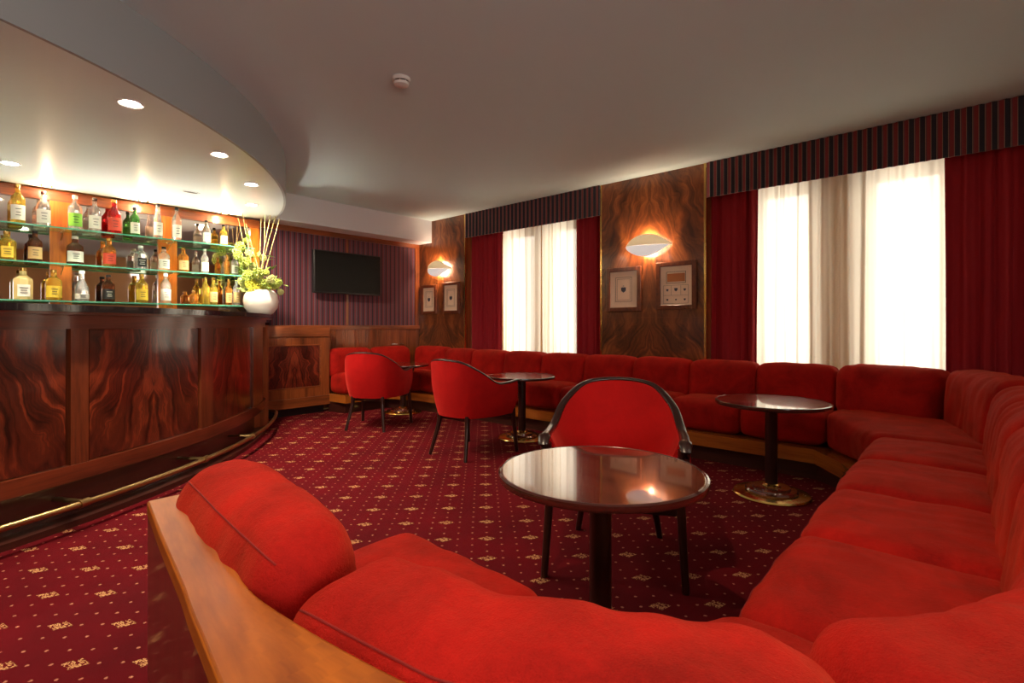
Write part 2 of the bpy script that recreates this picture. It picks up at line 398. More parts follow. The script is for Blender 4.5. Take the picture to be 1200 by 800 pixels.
# ------------------------------------------------------------ television wall: frames, striped fabric, wainscot
WX0 = 2.45
struct(MB().box(WX0, YT-.03, 2.305, 4.949, YT, BZ).build('trim_2', M['mahog_x']))
struct(MB().box(4.87, YT-.03, 1.12, 4.949, YT, 2.305).build('trim_3', M['mahog_z']))
struct(MB().box(3.70, YT-.022, 1.12, 3.735, YT-.001, 2.305).build('trim_4', M['mahog_z']))
struct(MB().box(WX0, YT-.015, 1.12, 4.87, YT-.001, 2.305).build('trim_5', M['wallstripe']))
wn = thing('wainscot', 'red-brown wooden wainscot of narrow upright boards below the striped wall fabric', 'wainscot', (0, 0, 0))
MB().box(WX0, YT-.045, 1.06, 4.949, YT-.001, 1.12, .004).build('top_rail', M['mahog_x'], wn)
MB().box(WX0, YT-.02, .02, 4.949, YT-.001, 1.06).build('backing', M['mahog_z'], wn)
x = 3.36; k = 0
while x < 4.93:
    wd = (.115, .03, .03)[k % 3]; x1 = min(x+wd, 4.948)
    MB().box(x+.002, YT-.032, .03, x1-.002, YT-.02, 1.06, .003).build('panel_board', M['mahog_z'], wn); x += wd; k += 1
# low cabinet beside the bar
cb = thing('wall_cabinet', 'low red-brown cabinet with a flame veneer door between the bar and the sofa', 'cabinet', (0, 0, 0))
cy = 6.16
MB().box(2.50, cy+.02, .13, 3.35, YT-.05, 1.055).build('body', M['mahog_z'], cb)
MB().box(2.50, cy-.01, .975, 3.352, YT-.05, 1.115, .006).build('top_moulding', M['mahog_x'], cb)
MB().box(2.56, cy+.06, 0.0, 3.30, YT-.06, .13).build('kick', M['black'], cb)
MB().box(2.50, cy-.015, .10, 3.35, cy+.02, .22, .005).build('base_board', M['mahog_x'], cb)
b = MB()
b.box(3.235, cy, .22, 3.35, cy+.02, .96, .002).box(2.50, cy, .22, 2.555, cy+.02, .96, .002)
b.box(2.555, cy, .88, 3.235, cy+.02, .96, .002).box(2.555, cy, .22, 3.235, cy+.02, .335, .002)
dr = b.build('door', M['mahog_z'], cb)
b = MB(); b.slab_uv((2.57, cy+.012), (3.22, cy+.012), .35, .865, .01); b.build('door_panel', M['flame_cab'], dr)
b = MB()
for (p, q, r_, s_) in ((2.555,2.57,.335,.88), (3.22,3.235,.335,.88), (2.57,3.22,.335,.35), (2.57,3.22,.865,.88)): b.box(p, cy-.006, r_, q, cy+.013, s_, .003)
b.build('door_moulding', M['mahog_x'], dr)
# television
tv = thing('television', 'black flat television mounted on the striped wall', 'television', (3.675, 6.25, 1.82))
MB().box(-.50, -.02, -.28, .50, .03, .28, .006).build('housing', M['black'], tv)
MB().box(-.485, -.023, -.262, .485, -.019, .265).build('screen', M['screen'], tv)
MB().box(-.12, .03, -.12, .12, .104, .12).build('wall_bracket', M['black'], tv)
# sockets
for (xx, nm, mt, lb) in ((4.476, 'wall_socket', 'plastic', 'square cream wall socket just above the far sofa back'),
                     (4.60, 'switch_plate', 'mahog_x', 'dark switch plate to the right of the cream wall socket')):
    so = thing(nm, lb, 'socket', (xx, YT-.033, .845))
    MB().box(-.038, -.008, -.032, .038, 0, .032, .003).build('plate', M[mt], so)
    MB().lathe([(.018,0),(.018,.004)], (0,0,0), 16).build('insert', M['black' if nm != 'wall_socket' else 'plastic'], so)
    so.children[-1].rotation_euler = (R(90), 0, 0); so.children[-1].location = (0, -.008, 0)
# ------------------------------------------------------------ wood clad columns
def column(y0, y1, label, brass_both):
    o = thing('clad_column', label, 'column', (0, 0, 0)); X = 4.95
    MB().box(X+.012, y0, 0, XW-.001, y1, CEIL-.001).build('core', M['mahog_z'], o)
    ym = (y0+y1)/2
    for (za, zb) in ((0, 1.20), (1.203, CEIL-.002)):
        b = MB(); b.slab_uv((X+.012, y1-.012), (X+.012, y0+.012), za, zb, -.012)
        # shift u so both leaves mirror about the middle seam
        b.build('veneer_panel', M['flame_col'], o)
    MB().box(X-.004, y0-.004, 0, X+.016, y0+.018, CEIL-.002).build('brass_strip', M['brass'], o)
    if brass_both: MB().box(X-.004, y1-.014, 0, X+.016, y1+.004, CEIL-.002).build('brass_strip', M['brass'], o)
    return o
column(5.30, YT-.001, 'flame veneer column in the far corner with two small framed prints', False)
column(1.88, 3.066, 'wide flame veneer column between the two curtained windows', True)
# ------------------------------------------------------------ valances, curtains
def valance(y0, y1, label):
    o = thing('striped_valance', label, 'valance', (0, 0, 0))
    n = int((y1-y0)/.012); A = []; B = []
    for i in range(n+1):
        y = y0+(y1-y0)*i/n; dx = .006*math.sin(y*2*math.pi/.066)
        A.append((4.935+dx, y)); B.append((4.952+dx, y))
    MB().strip(A[::-1], B[::-1], 2.36, CEIL-.002).build('front_panel', M['valance'], o)
    A2 = [(p[0]-.004, p[1]) for p in A]; B2 = [(p[0]-.0005, p[1]) for p in A]
    MB().strip(A2[::-1], B2[::-1], 2.358, 2.375).build('hem', M['valance'], o)
    MB().box(4.96, y0, 2.62, 5.30, y1, 2.66).build('pelmet_board', M['mahog_z'], o)
valance(3.075, 5.29, 'striped dark fabric valance over the far window')
valance(-2.3, 1.87, 'striped dark fabric valance over the near right window')
def curtain(name, y0, y1, z0, z1, X, amp, per, mat, label, seed, cat='curtain', group=None, thick=.004):
    rnd = random.Random(seed); n = max(30, int((y1-y0)/.007)); zs = [z0+(z1-z0)*k/14 for k in range(15)]
    ph = 0; prof = []; 
    for i in range(n+1):
        y = y0+(y1-y0)*i/n
        ph += (y1-y0)/n*2*math.pi/(per*(1+.45*noise.noise(Vector((y*3, seed*3.1, 0)))))
        prof.append((y, ph, amp*(.7+.6*noise.noise(Vector((y*5, seed, 3))))))
    b = MB(); vs = []
    for z in zs:
        g = (z1-z)/(z1-z0)
        for (y, p, a) in prof:
            aa = a*(.75+.35*g)
            vs.append((X+aa*math.sin(p+.25*math.sin(z*2+seed))+.25*aa*math.sin(2.3*p+1), y+.006*math.sin(p*.7+z*1.5), z))
    m = n+1
    fs = [(k*m+i, k*m+i+1, (k+1)*m+i+1, (k+1)*m+i) for k in range(14) for i in range(n)]
    b.add(vs, fs); o = b.build(name, M[mat], None, 180); tag(o, label, cat, group)
    if thick:
        md = o.modifiers.new('s', 'SOLIDIFY'); md.thickness = thick
    return o
curtain('drape', 4.71, 5.28, .02, 2.60, 5.08, .028, .085, 'drape', 'dark red drape on the left of the far window', 1)
curtain('drape', 3.08, 3.48, .02, 2.60, 5.08, .028, .085, 'drape', 'dark red drape right of the far window beside the wide column', 2)
curtain('drape', 1.45, 1.87, .02, 2.60, 5.08, .028, .09, 'drape', 'dark red drape left of the near window beside the wide column', 3)
curtain('drape', -1.3, .11, .02, 2.60, 5.08, .035, .12, 'drape', 'dark red drape at the right edge of the photo', 4)
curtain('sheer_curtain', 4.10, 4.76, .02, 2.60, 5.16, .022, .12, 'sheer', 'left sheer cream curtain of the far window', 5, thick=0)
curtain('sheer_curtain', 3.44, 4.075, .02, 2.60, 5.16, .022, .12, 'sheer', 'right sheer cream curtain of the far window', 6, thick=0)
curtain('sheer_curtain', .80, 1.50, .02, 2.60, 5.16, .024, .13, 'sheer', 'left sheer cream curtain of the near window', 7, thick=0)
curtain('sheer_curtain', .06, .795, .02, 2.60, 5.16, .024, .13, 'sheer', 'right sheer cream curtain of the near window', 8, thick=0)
# ------------------------------------------------------------ sconces and framed prints on the columns
def sconce(y, z, label):
    o = thing('wall_sconce', label, 'wall lamp', (4.948, y, z))
    W, n, m = .26, 24, 8
    def shell(z0f, z1f, name, mat):
        b = MB(); vs = []
        for k in range(m+1):
            for i in range(n+1):
                u = -1+2*i/n; env = 1-abs(u)**2.0
                zt = lambda f: f*env
                zz = z0f(u)*(1-k/m)+z1f(u)*k/m
                out = .012+.105*env**.7*(1-.55*(zz/.13)**2)
                vs.append((-out, u*W, zz))
        fs = [(k*(n+1)+i, k*(n+1)+i+1, (k+1)*(n+1)+i+1, (k+1)*(n+1)+i) for k in range(m) for i in range(n)]
        b.add(vs, fs); s_ = b.build(name, M[mat], o, 60)
        md = s_.modifiers.new('s', 'SOLIDIFY'); md.thickness = .005; md.offset = 0
    shell(lambda u: -.115*(1-u*u), lambda u: .0+.012*u, 'white_bowl', 'sconce_white')
    shell(lambda u: .001+.012*u, lambda u: .115*(1-u*u)+.002, 'amber_band', 'sconce_gold')
    MB().box(-.035, -.05, -.05, 0, .05, .05, .004).build('wall_bracket', M['brass'], o)
    for dz in (-.05, .05): lamp('POINT', (-.045, 0, dz*1.4), 6 if dz > 0 else 4, (1, .70, .46), .02, o)
sconce(2.48, 1.955, 'lit lens shaped wall lamp on the wide column between the windows')
sconce(5.845, 1.96, 'lit lens shaped wall lamp on the far corner column')
def picture(y0, y1, z0, z1, label, kind):
    yc = (y0+y1)/2; o = thing('framed_print', label, 'picture', (4.948, yc, (z0+z1)/2))
    hw, hh, bd = (y1-y0)/2, (z1-z0)/2, .045
    b = MB()
    b.box(-.028, -hw, -hh, 0, -hw+bd, hh, .004).box(-.028, hw-bd, -hh, 0, hw, hh, .004)
    b.box(-.028, -hw+bd, -hh, 0, hw-bd, -hh+bd, .004).box(-.028, -hw+bd, hh-bd, 0, hw-bd, hh, .004)
    b.build('frame', M['pictureframe'], o)
    MB().box(-.012, -hw+bd, -hh+bd, -.002, hw-bd, hh-bd).build('print', M['paper'], o)
    def rect(b, a0, c0, a1, c1, t=.003):
        b.box(-.0135, a0, c0, -.012, a1, c0+t).box(-.0135, a0, c1-t, -.012, a1, c1)
        b.box(-.0135, a0, c0+t, -.012, a0+t, c1-t).box(-.0135, a1-t, c0+t, -.012, a1, c1-t)
    iw, ih = hw-bd, hh-bd
    if kind == 'crest':
        b = MB(); rect(b, -iw*.60, -ih*.68, iw*.60, ih*.68, .0035); rect(b, -iw*.48, -ih*.58, iw*.48, ih*.58, .002); b.build('printed_border', M['paper_line'], o)
        b = MB()
        shield = [(0,-.036),(.018,-.022),(.024,0),(.024,.018),(.012,.024),(0,.020),(-.012,.024),(-.024,.018),(-.024,0),(-.018,-.022)]
        b.add([(-.0137, p*1.0, q) for p, q in shield], [tuple(range(10))])
        b.lathe([(.0,-.0),(.009,.001),(.007,.006),(0,.007)], (-.0137, 0, .034), 10)
        for s_ in (-1, 1): b.box(-.0137, s_*.026-.003, -.02, -.0125, s_*.026+.003, .022)
        b.build('printed_crest', M['ink_blue'], o)
    else:
        b = MB(); rect(b, -iw*.62, ih*.12, iw*.62, ih*.72, .004); rect(b, -iw*.78, -ih*.92, iw*.82, ih*.02, .002)
        for q in (-.3, .3): b.box(-.0135, iw*q-.001, -ih*.5, -.012, iw*q+.001, ih*.0)
        b.box(-.0135, -iw*.78, -ih*.5, -.012, iw*.82, -ih*.49); b.build('printed_border', M['paper_line'], o)
        MB().box(-.0134, -iw*.56, ih*.20, -.012, iw*.56, ih*.62).build('printed_block', M['ink_orange'], o)
        for (p, q, s_) in ((-.55,-.22,.7),(0,-.2,1),(.55,-.22,.7),(-.55,-.72,.6),(0,-.72,.5),(.55,-.72,.6)):
            MB().add([(-.0137, iw*p+a*s_, ih*q+c_*s_) for a, c_ in ((0,-.022),(.016,-.008),(.018,.014),(-.018,.014),(-.016,-.008))], [(0,1,2,3,4)]).build('printed_emblem', M['ink_blue'], o)
    return o
picture(2.56, 2.98, 1.27, 1.75, 'framed crest print on the left of the wide column', 'crest')
picture(1.965, 2.387, 1.28, 1.765, 'framed print with several emblems on the right of the wide column', 'sheet')
picture(5.91, 6.268, 1.29, 1.735, 'small framed crest print nearest the room corner', 'crest')
picture(5.40, 5.78, 1.29, 1.75, 'small framed crest print beside the brass strip of the corner column', 'crest')
# ------------------------------------------------------------ bar
BC, BR = (-1.616, 7.554), 4.37
def arc(r, p0, p1, n=48, c=BC):
    return [(c[0]+r*math.sin(R(p0+(p1-p0)*i/n)), c[1]-r*math.cos(R(p0+(p1-p0)*i/n))) for i in range(n+1)]
def bar_phi(px, r=BR):
    k = (px-600)/595; xc, yc = CY+k*SY, SY-k*CY
    a = xc*xc+yc*yc; b_ = -2*(BC[0]*xc+BC[1]*yc); c_ = BC[0]**2+BC[1]**2-r*r
    disc = max(0, b_*b_-4*a*c_); d = (-b_-math.sqrt(disc))/(2*a)
    return math.degrees(math.atan2(d*xc-BC[0], BC[1]-d*yc))
bar = thing('bar_counter', 'curved dark mahogany bar with flame veneer panels and black top', 'bar', (0, 0, 0))
P0, P1 = 2.0, 72.0
MB().strip(arc(BR-.03, P0, P1, 90), arc(BR-.14, P0, P1, 90), .25, 1.188).build('carcass', M['mahog'], bar)
MB().strip(arc(BR+.085, P0, P1+.5, 120), arc(BR-.55, P0, P1+.5, 120), 1.194, 1.232).build('countertop', M['counter'], bar)
MB().strip(arc(BR+.07, P0, P1+.3, 120), arc(BR-.5, P0, P1+.3, 120), 1.180, 1.194).build('edge_strip', M['mahog'], bar)
MB().strip(arc(BR+.012, P0, P1, 120), arc(BR-.03, P0, P1, 120), 1.10, 1.180).build('apron', M['mahog'], bar)
MB().strip(arc(BR+.014, P0, P1, 120), arc(BR-.03, P0, P1, 120), .25, .34).build('bottom_rail', M['mahog'], bar)
MB().strip(arc(BR-.09, P0, P1, 120), arc(BR-.14, P0, P1, 120), 0, .25).build('base', M['base_dark'], bar)
MB().strip(arc(BR+.03, P0, P1, 120), arc(BR-.09, P0, P1, 120), 0, .035).build('plinth_step', M['base_dark'], bar)
a1, a2 = bar_phi(82), bar_phi(103); b1, b2 = bar_phi(235), bar_phi(247); c1, c2 = bar_phi(296), bar_phi(306)
# pilaster spans (start, end) in degrees, panels between
w1 = a2-a1
print('bar angles', a1, a2, b1, b2, c1, c2)
pil = [(a1-(b1-a1)-.0, a2-(b1-a1)), (a1, a2), (b1, b1+w1), (b1+(b1-a1)*.82, b1+(b1-a1)*.82+w1*.9)]
pil = [(a1-(b1-a1), a1-(b1-a1)+w1), (a1, a2), (b1, b2+.3), (c1, c2+1.0), (66.5, 68.5)]
pil.sort()
for s_, e_ in pil:
    n = 4; L = BR*R(e_-s_)
    MB().strip(arc(BR+.006, s_, e_, n), arc(BR-.03, s_, e_, n), .34, 1.10).build('pilaster', M['mahog_v'], bar)
edges = [P0-.0]+[q for s_, e_ in pil for q in (s_, e_)]+[P1]
for i in range(0, len(edges), 2):
    s_, e_ = edges[i]+.22, edges[i+1]-.22
    if e_-s_ < .5: continue
    A = arc(BR-.010, s_, e_, 30); L = BR*R(e_-s_)
    MB().strip(A, arc(BR-.03, s_, e_, 30), .346, 1.096, uoff=L/2).build('veneer_panel', M['flame_bar'], bar)
MB().strip(arc(BR-.56, P0, 70, 60), arc(BR-1.0, P0, 70, 60), .86, .90).build('bounce_surface', M['steel'], bar)  # bright worktop added out of view to bounce spot light onto the canopy
MB().strip(arc(BR-.58, P0, 70, 60), arc(BR-.98, P0, 70, 60), .0, .86).build('under_counter', M['plastic'], bar)
b = MB(); pq = arc(BR-1.0, P0, 66, 60); n = len(pq)+1; pq = pq+[(-1.4, 5.60)]
b.add([(p[0], p[1], .004) for p in pq]+[(p[0], p[1], .012) for p in pq], [tuple(range(n)), tuple(range(n, 2*n))]+[(i, (i+1) % n, n+(i+1) % n, n+i) for i in range(n)])
struct(b.build('trim_8', M['bouncefloor'], None, 0))  # pale floor added behind the bar to bounce neutral light upward
# brass foot rail
rl = thing('foot_rail', 'curved brass foot rail along the bottom of the bar', 'rail', (0, 0, 0))
pts = [Vector((x_, y_, .145)) for x_, y_ in arc(4.485, P0, 66.5, 90)]
e = arc(4.485, 66.5, 72, 6); 
for k, (x_, y_) in enumerate(arc(4.46, 67.6, 69.8, 4)):
    q = (k+1)/5; ph = R(67.6+.55*k); r_ = 4.475-.23*q*q
    pts.append(Vector((BC[0]+r_*math.sin(ph), BC[1]-r_*math.cos(ph), .145)))
MB().tube(pts, .017, 12).build('tube', M['brass_dull'], rl)
for px in (-60, 88, 231, 288):
    ph = R(bar_phi(px, 4.42)); d = Vector((math.sin(ph), -math.cos(ph), 0)); c0 = Vector((BC[0], BC[1], 0))
    b = MB(); b.tube([c0+d*4.275+Vector((0,0,.150)), c0+d*4.475+Vector((0,0,.150))], .024, 8, .45)
    b.tube([c0+d*4.476+Vector((0,0,.145))-d.cross(Vector((0,0,1)))*.03, c0+d*4.487+Vector((0,0,.145))+d.cross(Vector((0,0,1)))*.03], .023, 12)
    b.build('bracket', M['brass_dull'], rl)
# canopy over the bar
CC, CR = (-1.665, 6.712), 4.28
cz = 2.33
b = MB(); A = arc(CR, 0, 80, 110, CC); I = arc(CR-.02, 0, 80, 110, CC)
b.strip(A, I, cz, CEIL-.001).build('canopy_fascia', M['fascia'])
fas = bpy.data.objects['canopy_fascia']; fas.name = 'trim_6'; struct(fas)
b = MB(); pp = [p for p in I if p[1] < 6.13]+[(XL+.2, 6.13)]+[(XL+.2, I[0][1])]
n = len(pp); vs = [(p[0], p[1], cz+.001) for p in pp]+[(p[0], p[1], cz+.03) for p in pp]
fs = [tuple(range(n))[::-1], tuple(range(n, 2*n))]+[(i, (i+1) % n, n+(i+1) % n, n+i) for i in range(n)]
b.add(vs, fs); o = b.build('trim_7', M['canopy']); struct(o)
dn = 0
def downlight(x, y, z, power, label, small=False, col=(1, .84, .62), spot=110, rad=.042, tilt=None, group='spots recessed in the canopy'):
    o = thing('downlight', label, 'ceiling spot', (x, y, z), 0)
    r = rad*(.6 if small else 1)
    MB().lathe([(r, -.001), (r+.016, -.007), (r+.02, 0), (r+.02, .002)], n=28).build('bezel', M['brass' if small else 'plastic'], o)
    MB().lathe([(0, -.0035), (r, -.0035), (r, .001)], n=24).build('bulb', M['bulb'], o)
    if small: lamp('POINT', (0, 0, -.05), power, (1, .70, .40), .02, o)
    else: lamp('SPOT', (0, 0, -.03), power, col, .03, o, spot=spot, blend=.8, aim=(tilt[0], -tilt[1], 0) if tilt else None)
for (x, y, lb) in ((.685,3.395,'canopy spot nearest the camera, over the bar panels'), (1.308,3.94,'canopy spot second from the left along the curved edge'),
                   (1.766,4.57,'canopy spot third along the curved edge'), (2.07,5.34,'canopy spot above the flower vase')):
    downlight(x, y, cz, 60, lb, spot=128, tilt=(R(26), R(18)) if y > 5 else None)
downlight(.339, 5.32, cz, 22, 'canopy spot at the left edge above the bottle shelves')
for (x, lb) in ((.605,'small spot above the left post of the bottle shelves'), (1.30,'small spot above the middle of the bottle shelves'), (2.03,'small spot above the right end of the bottle shelves')):
    downlight(x, 5.95, cz, 3.2, lb, True, 150)
for (x, y, lb) in ((-.6, 3.9, 'canopy spot over the bar front, left of the photo'), (-.2, 5.3, 'canopy spot over the bottle shelves, left of the photo')): downlight(x, y, cz, 40, lb)
vt = thing('air_vent', 'small dark oval slot vent in the canopy underside', 'vent', (1.50, 5.25, cz), R(5))
MB().lathe([(.01,-.001),(.075,-.004),(.082,-.001),(.082,.001)], n=28, sy=.55).build('ring', M['canopy'], vt)
MB().lathe([(0,-.0045),(.062,-.0045),(.062,-.001)], n=24, sy=.32).build('slot', M['black'], vt)
sd = thing('smoke_detector', 'round white smoke detector on the ceiling', 'smoke detector', (1.955, 2.69, CEIL))
MB().lathe([(.058,0),(.058,-.012),(.052,-.022),(.05,-.022)], n=32).build('base', M['plastic'], sd)
MB().lathe([(.046,-.022),(.046,-.030)], n=32).build('slot_ring', M['black'], sd)
MB().lathe([(.05,-.030),(.046,-.044),(.03,-.052),(0,-.053)], n=32).build('cap', M['plastic'], sd)
for k in range(8):
    a = k*math.pi/4; MB().box(-.003,.0,-.002,.003,.006,.002).build('rib', M['plastic'], sd, loc=(.047*math.cos(a), .047*math.sin(a), -.026))
# ------------------------------------------------------------ back bar
bb = thing('mirror_wall', 'mirrored wall panel with glowing orange wooden posts behind the bottles', 'wall panel', (0, 0, 0))
YM = 6.12
MB().box(-1.4, YM+.002, .0, 2.44, YM+.10, 2.329).build('backing', M['mahog_z'], bb)
MB().box(-1.4, YM-.004, 1.15, 2.44, YM+.002, 2.27).build('mirror', M['mirror'], bb)
MB().box(-1.4, YM-.03, 2.235, 2.44, YM-.005, 2.329).build('header', M['mahog_x'], bb)
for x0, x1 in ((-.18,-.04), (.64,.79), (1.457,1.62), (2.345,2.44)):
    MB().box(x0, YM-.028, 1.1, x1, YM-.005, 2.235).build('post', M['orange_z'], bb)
lc = thing('back_cabinet', 'low dark cabinet with worktop under the bottle shelves behind the bar', 'cabinet', (0, 0, 0))
MB().box(-1.4, 5.62, .0, 2.35, YM-.031, 1.12).build('body', M['mahog_z'], lc)
MB().box(-1.4, 5.60, 1.12, 2.35, YM-.031, 1.15).build('worktop', M['counter'], lc)
SZ = [1.335, 1.66, 1.972]
for k, z in enumerate(SZ):
    sh = thing('glass_shelf', 'green-edged glass shelf behind the bar, ' + ('lowest', 'middle', 'highest')[k] + ' of the three', 'shelf', (0, 0, 0), 0, 'glass shelves behind the bar')
    MB().box(-1.4, 5.862, z-.010, 2.30, YM-.032, z).build('glass_panel', M['shelf'], sh)
    MB().box(-1.4, 5.852, z-.012, 2.30, 5.862, z).build('glass_edge', M['shelf_edge'], sh)
    for xx in (-.11, .715, 1.54, 2.28):
        b = MB(); b.tube([(xx, YM-.032, z-.018), (xx, 5.90, z-.018)], .006, 8); b.tube([(xx, YM-.032, z-.085), (xx, 5.95, z-.022)], .004, 6)
        b.build('shelf_bracket', M['brass_dull'], sh)
for xx, lb in ((.853, 'small lit uplight on the back worktop, leftmost'), (1.554, 'small lit uplight on the back worktop below the middle post'), (1.948, 'small lit uplight on the back worktop near the flowers')):
    ul = thing('uplight', lb, 'lamp', (xx, 5.73, 1.151))
    MB().lathe([(.03,0),(.05,.01),(.02,.02),(.02,.08),(.055,.128),(.05,.128),(.02,.10)], n=24).build('cup', M['brass_dull'], ul)
    MB().lathe([(0,.118),(.047,.118),(.047,.124),(0,.126)], n=24).build('bulb', M['bulb2'], ul)
    lamp('SPOT', (0, 0, .14), 14, (1, .88, .74), .03, ul, spot=125, aim=(R(180), 0, 0), blend=.8)
# bottles
def glassm(name, col, rough=.03): return plain(name, col, rough, trans=.84, ior=1.35)
LQ = {'clear': glassm('clear glass', (.96,.96,.93)), 'amber': glassm('amber liquor', (.95,.42,.08)), 'yellow': glassm('yellow liquor', (.98,.72,.12)),
      'red': glassm('red liquor', (.85,.03,.03)), 'green': glassm('green glass', (.12,.45,.08)), 'brown': glassm('brown glass', (.25,.08,.03)),
      'cream': plain('cream liquor', (.75,.55,.25), .25, coat=.5)}
LB = {'white': plain('white label', (.78,.74,.66), .5), 'green': plain('green label', (.25,.55,.06), .5), 'red': plain('red label', (.60,.06,.03), .5),
      'yellow': plain('yellow label', (.80,.55,.05), .5), 'black': plain('black label', (.02,.02,.02), .5), 'tan': plain('tan label', (.65,.42,.18), .5)}
PR = {  # profile: (radius, height) fractions of width/height
 'tall': [(.0,0),(.92,0),(1,.02),(1,.60),(.93,.67),(.5,.76),(.36,.80),(.34,.93)],
 'round': [(.0,0),(.9,0),(1,.03),(1,.53),(.93,.62),(.55,.72),(.38,.78),(.36,.92)],
 'squat': [(.0,0),(.9,0),(1,.04),(1,.58),(.95,.66),(.55,.74),(.36,.79),(.36,.90)],
 'bell': [(.0,0),(.9,0),(1,.05),(1,.30),(.82,.50),(.46,.66),(.34,.74),(.34,.90)],
 'slim': [(.0,0),(.95,0),(1,.02),(.92,.35),(.7,.6),(.45,.8),(.40,.93)]}
SH = ['top', 'middle', 'lower']
def bottle(px, shelf, y_top, wpx, style, liq, lab, cap, label, depth=5.975, sq=False):
    k = (px-600)/595; d = depth/(SY-k*CY); X = d*(CY+k*SY); z0 = SZ[shelf]
    shelf = 2-shelf; z0 = SZ[shelf]; top = EYE+(381-y_top)/595*d; H = max(.12, top-z0); r = wpx/2/595*d*.88
    o = thing('bottle', label, 'bottle', (X, depth, z0+.001), 0, 'bottles on the back bar shelves')
    n = 8 if sq else 20; a0 = math.pi/8 if sq else 0
    rr = r*(1.08 if sq else 1)
    MB().lathe([(p*rr, q*H) for p, q in PR[style]]+[(0, .93*H)], n=n, a0=a0).build('glass_body', LQ[liq], o, 30 if sq else 50)
    zl0, zl1 = (.10, .47) if style != 'bell' else (.08, .24)
    if lab:
        if sq:
            w_ = rr*math.cos(math.pi/8)*.39*2*.95/1; b = MB().box(-rr*.60, -rr*.935-.004, zl0*H, rr*.60, -rr*.935, zl1*H)
        else: b = MB().lathe([(rr*1.01+.0006, zl0*H), (rr*1.01+.0006, zl1*H)], n=12, a0=-math.pi/2-1.15, a1=-math.pi/2+1.15)
        lo = b.build('paper_label', LB[lab], o)
        b = MB(); yy = -rr*1.02-.0045
        for (q, wf) in ((.72, .42), (.50, .30), (.30, .36)):
            zz = (zl0+(zl1-zl0)*q)*H; b.box(-rr*wf, yy+.001, zz-.002, rr*wf, yy+.003, zz+.0025)
        b.build('label_print', LB['black' if lab != 'black' else 'white'], lo)
    cm = {'black': M['black'], 'gold': M['brass'], 'white': M['plastic'], 'red': LB['red'], 'brown': M['tablerim']}[cap]
    MB().lathe([(.36*r+.001, .90*H), (.38*r+.001, .905*H), (.38*r+.001, .99*H), (.3*r, H), (0, H)], n=14).build('cap', cm, o)
BT = [
 (21,0,216,15,'tall','yellow','white','gold','tall pale gold bottle with gold cap, leftmost on the top shelf'),
 (51,0,224,15,'round','clear','white','brown','clear round bottle with white label second on the top shelf'),
 (88,0,229,15,'tall','clear','green','white','clear bottle with bright green label on the top shelf'),
 (111,0,232,14,'round','clear','white','brown','clear bottle between green-labelled and red bottles on the top shelf'),
 (134,0,234,15,'round','red','red','gold','bottle of bright red liqueur on the top shelf'),
 (158,0,243,11,'tall','green','white','black','small green bottle with white label on the top shelf'),
 (185,0,239,11,'slim','clear','white','black','slim tapering clear bottle in front of the middle post on the top shelf'),
 (207,0,243,11,'tall','clear','white','black','clear bottle right of the middle post on the top shelf'),
 (242,0,258,10,'round','clear','white','black','clear bottle right of the third small spot on the top shelf'),
 (262,0,263,9,'squat','yellow','white','black','small yellow bottle at the right end of the top shelf'),
 (8,1,271,18,'squat','yellow','yellow','gold','broad yellow bottle leftmost on the middle shelf'),
 (41,1,270,15,'squat','brown','tan','black','brown bottle with tan label on the middle shelf'),
 (88,1,277,18,'squat','brown','white','white','dark bottle with wide white label and white cap on the middle shelf'),
 (128,1,279,15,'round','amber','red','gold','amber bottle with red label on the middle shelf'),
 (165,1,288,15,'squat','clear','black','white','square clear bottle with dark label on the middle shelf'),
 (192,1,289,13,'squat','clear','white','black','clear bottle with white label and black cap on the middle shelf'),
 (215,1,290,12,'squat','amber','tan','gold','amber bottle with tan label right of the middle post'),
 (240,1,292,9,'tall','clear','white','white','clear white-capped bottle right of the amber one on the middle shelf'),
 (266,1,299,7,'tall','amber','', 'gold','narrow amber bottle without label at the end of the middle shelf'),
 (275,1,297,9,'round','clear','white','white','clear bottle last on the middle shelf beside the flowers'),
 (27,2,314,19,'squat','cream','white','gold','broad cream-coloured bottle leftmost on the lower shelf'),
 (63,2,316,17,'squat','yellow','yellow','gold','yellow bottle with yellow label second on the lower shelf'),
 (96,2,317,16,'bell','clear','white','white','bell shaped clear bottle on the lower shelf'),
 (127,2,322,14,'squat','brown','black','black','dark bottle with black label on the lower shelf'),
 (166,2,321,14,'squat','yellow','yellow','gold','bright yellow labelled bottle left of the middle post on the lower shelf'),
 (194,2,320,12,'tall','clear','white','white','clear bottle with large white label in front of the middle post'),
 (227,2,340,11,'squat','amber','','gold','short amber flask right of the middle post on the lower shelf'),
 (241,2,325,9,'tall','yellow','','gold','narrow yellow bottle without label on the lower shelf'),
 (250,2,325,10,'round','yellow','tan','gold','yellow bottle with tan label on the lower shelf'),
 (268,2,327,8,'tall','amber','tan','gold','narrow amber bottle near the right end of the lower shelf'),
 (277,2,325,9,'round','clear','tan','black','clear bottle with tan label last on the lower shelf'),
]
for t_ in BT: bottle(*t_, sq=('square' in t_[8] or 'broad' in t_[8]))
